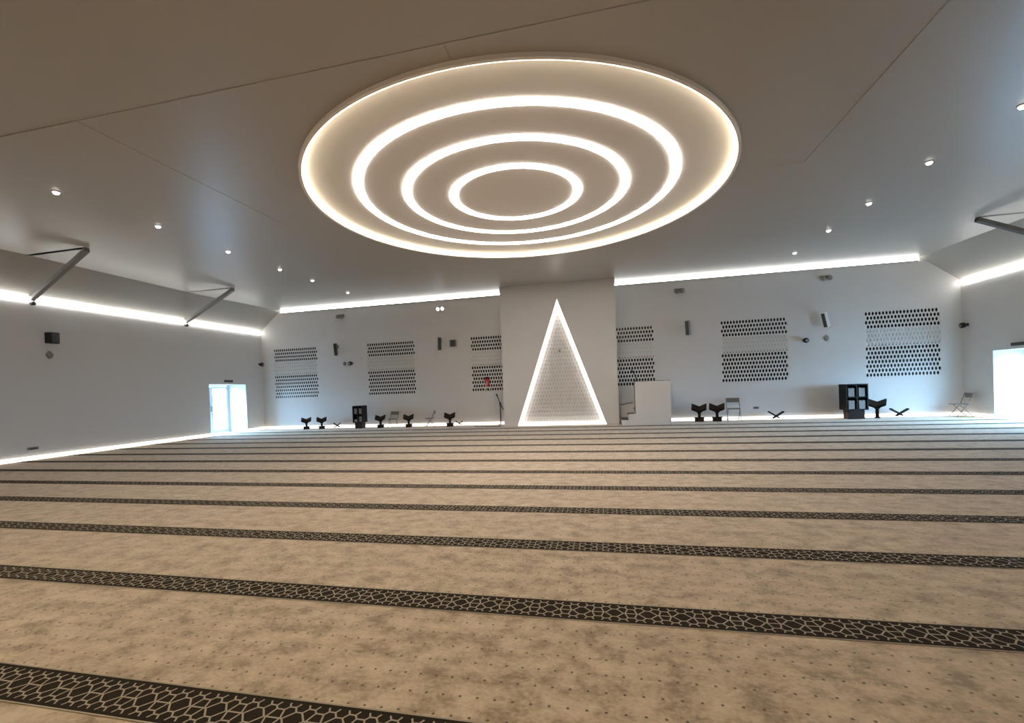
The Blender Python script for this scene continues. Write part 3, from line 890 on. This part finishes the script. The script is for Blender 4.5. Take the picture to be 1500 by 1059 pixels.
# ------------------------------------------------------------------ bookcases with their books
def bookcase(label, loc, rz, W, D, H, cells, where):
    t = thing('bookcase', label, 'bookcase', loc, rz)
    hb = H * .26
    b = MB().use(BRWOOD); b.box(-W * .36, W * .36, -D * .40, D * .40, .001, hb, bevel=.01); b.build('plinth', parent=t)
    T = .035
    c = MB().use(BLKWOOD)
    c.box(-W / 2, -W / 2 + T, -D / 2, D / 2, hb + .001, H); c.box(W / 2 - T, W / 2, -D / 2, D / 2, hb + .001, H)
    c.box(-W / 2 + T, W / 2 - T, -D / 2, D / 2, hb + .001, hb + T); c.box(-W / 2 + T, W / 2 - T, -D / 2, D / 2, H - T, H)
    c.build('carcass', parent=t)
    MB().use(BLKWOOD).box(-W / 2 + T, W / 2 - T, -.012, .012, hb + T, H - T).build('centre_panel', parent=t)
    zm = (hb + H) / 2
    MB().use(BLKWOOD).box(-W / 2 + T, W / 2 - T, -D / 2 + .01, D / 2 - .01, zm - .015, zm + .015).build('shelf', parent=t)
    MB().use(BLKWOOD).box(-.02, .02, -D / 2 + .005, -.0125, hb + T + .0005, zm - .0155).build('divider', parent=t)
    MB().use(BLKWOOD).box(-.02, .02, -D / 2 + .005, -.0125, zm + .0155, H - T - .0005).build('divider', parent=t)
    rot = Matrix.Translation(loc) @ Matrix.Rotation(rz, 4, 'Z')
    bw = (W / 2 - T - .02)
    for (ci, cj, n, m, frac, desc) in cells:
        z0 = (hb + T) if cj == 0 else (zm + .015)
        hh = (zm - hb - T - .015) if cj == 0 else (H - T - zm - .015)
        x0 = -W / 2 + T if ci == 0 else .02
        bt = bw * .66 / n
        for k in range(n):
            x = x0 + bw * .17 + bt * k
            ht = hh * frac * (1 - .04 * ((k * 7) % 3))
            o = thing('book', f'{["upright", "slim upright"][0]} pale book, {NTH[k]} from the left {desc} of the {where} bookcase', 'book', rot @ Vector((x + bt / 2, -D / 2 + .03, z0 + .001)), rz, group=f'pale books in the {where} bookcase')
            e = bt / 2 - .0012
            cv = MB().use(m)
            cv.box(-e, -e + .003, 0, .12, 0, ht); cv.box(e - .003, e, 0, .12, 0, ht); cv.box(-e + .003, e - .003, 0, .003, 0, ht)
            cv.build('cover', parent=o)
            MB().use(PALE).box(-e + .0035, e - .0035, .0035, .115, .003, ht - .004).build('pages', parent=o)
bookcase('black bookcase on a brown plinth left of the niche, near the left screens', (-10.08, 17.42, 0), 0.0, .46, .38, .95,
         [(0, 1, 4, PAGES, .74, 'on the upper left shelf'), (1, 1, 4, PAGES, .74, 'on the upper right shelf'), (1, 0, 4, PAGES, .74, 'on the lower right shelf'), (0, 0, 3, PAGES, .35, 'on the lower left shelf')], 'left')
bookcase('black bookcase with pale books right of the niche, near the right screens', (8.10, 17.42, 0), 0.0, .64, .48, 1.16,
         [(0, 1, 5, PAGES, .76, 'on the upper left shelf'), (1, 1, 5, PAGES, .76, 'on the upper right shelf'), (0, 0, 5, PAGES, .76, 'on the lower left shelf'), (1, 0, 5, PAGES, .76, 'on the lower right shelf')], 'right')

# ------------------------------------------------------------------ folding chairs
def make_chair(label, loc, rz, scale=1.0):
    t = thing('folding_chair', label, 'chair', loc, rz, group='grey folding chairs along the front wall', scale=scale)
    MB().use(SEATM).box(-.20, .20, -.22, .18, .425, .455, bevel=.01).build('seat', parent=t)
    bk = MB().use(SEATM)
    pts = [(-.21, .0), (-.12, .012), (0, .02), (.12, .012), (.21, .0)]
    for (xa, ya), (xb, yb) in zip(pts[:-1], pts[1:]):
        bk.prism([(xa, .25 + ya), (xb, .25 + yb), (xb, .275 + yb), (xa, .275 + ya)], 'z', .66, .82)
    bk.build('backrest', parent=t)
    for s in (-1, 1):
        MB().use(TUBE).tube([(s * .215, -.20, .012), (s * .215, .12, .44), (s * .215, .255, .82)], .013, 8).build('front_leg', parent=t)
        MB().use(TUBE).tube([(s * .19, .26, .012), (s * .19, -.10, .42)], .013, 8).build('rear_leg', parent=t)
    MB().use(TUBE).tube([(-.19, .20, .08), (.19, .20, .08)], .010, 6).build('rear_bar', parent=t)
    MB().use(TUBE).tube([(-.215, -.14, .09), (.215, -.14, .09)], .010, 6).build('front_bar', parent=t)
    return t
ch = make_chair('grey folding chair facing the hall, right of the left bookcase', (-8.62, 17.5, 0), 0, .80)
dup(ch, (-7.0, 17.5, 0), 'grey folding chair turned sideways, between two book stands left of the niche', rz=-PI / 2 + .25, scale=.80)
dup(ch, (4.42, 17.5, 0), 'grey folding chair against the front wall right of the pulpit', rz=-.12, scale=.98)
dup(ch, (11.10, 17.45, 0), 'grey folding chair turned sideways in the right front corner', rz=-PI / 2 - .1, scale=.92)
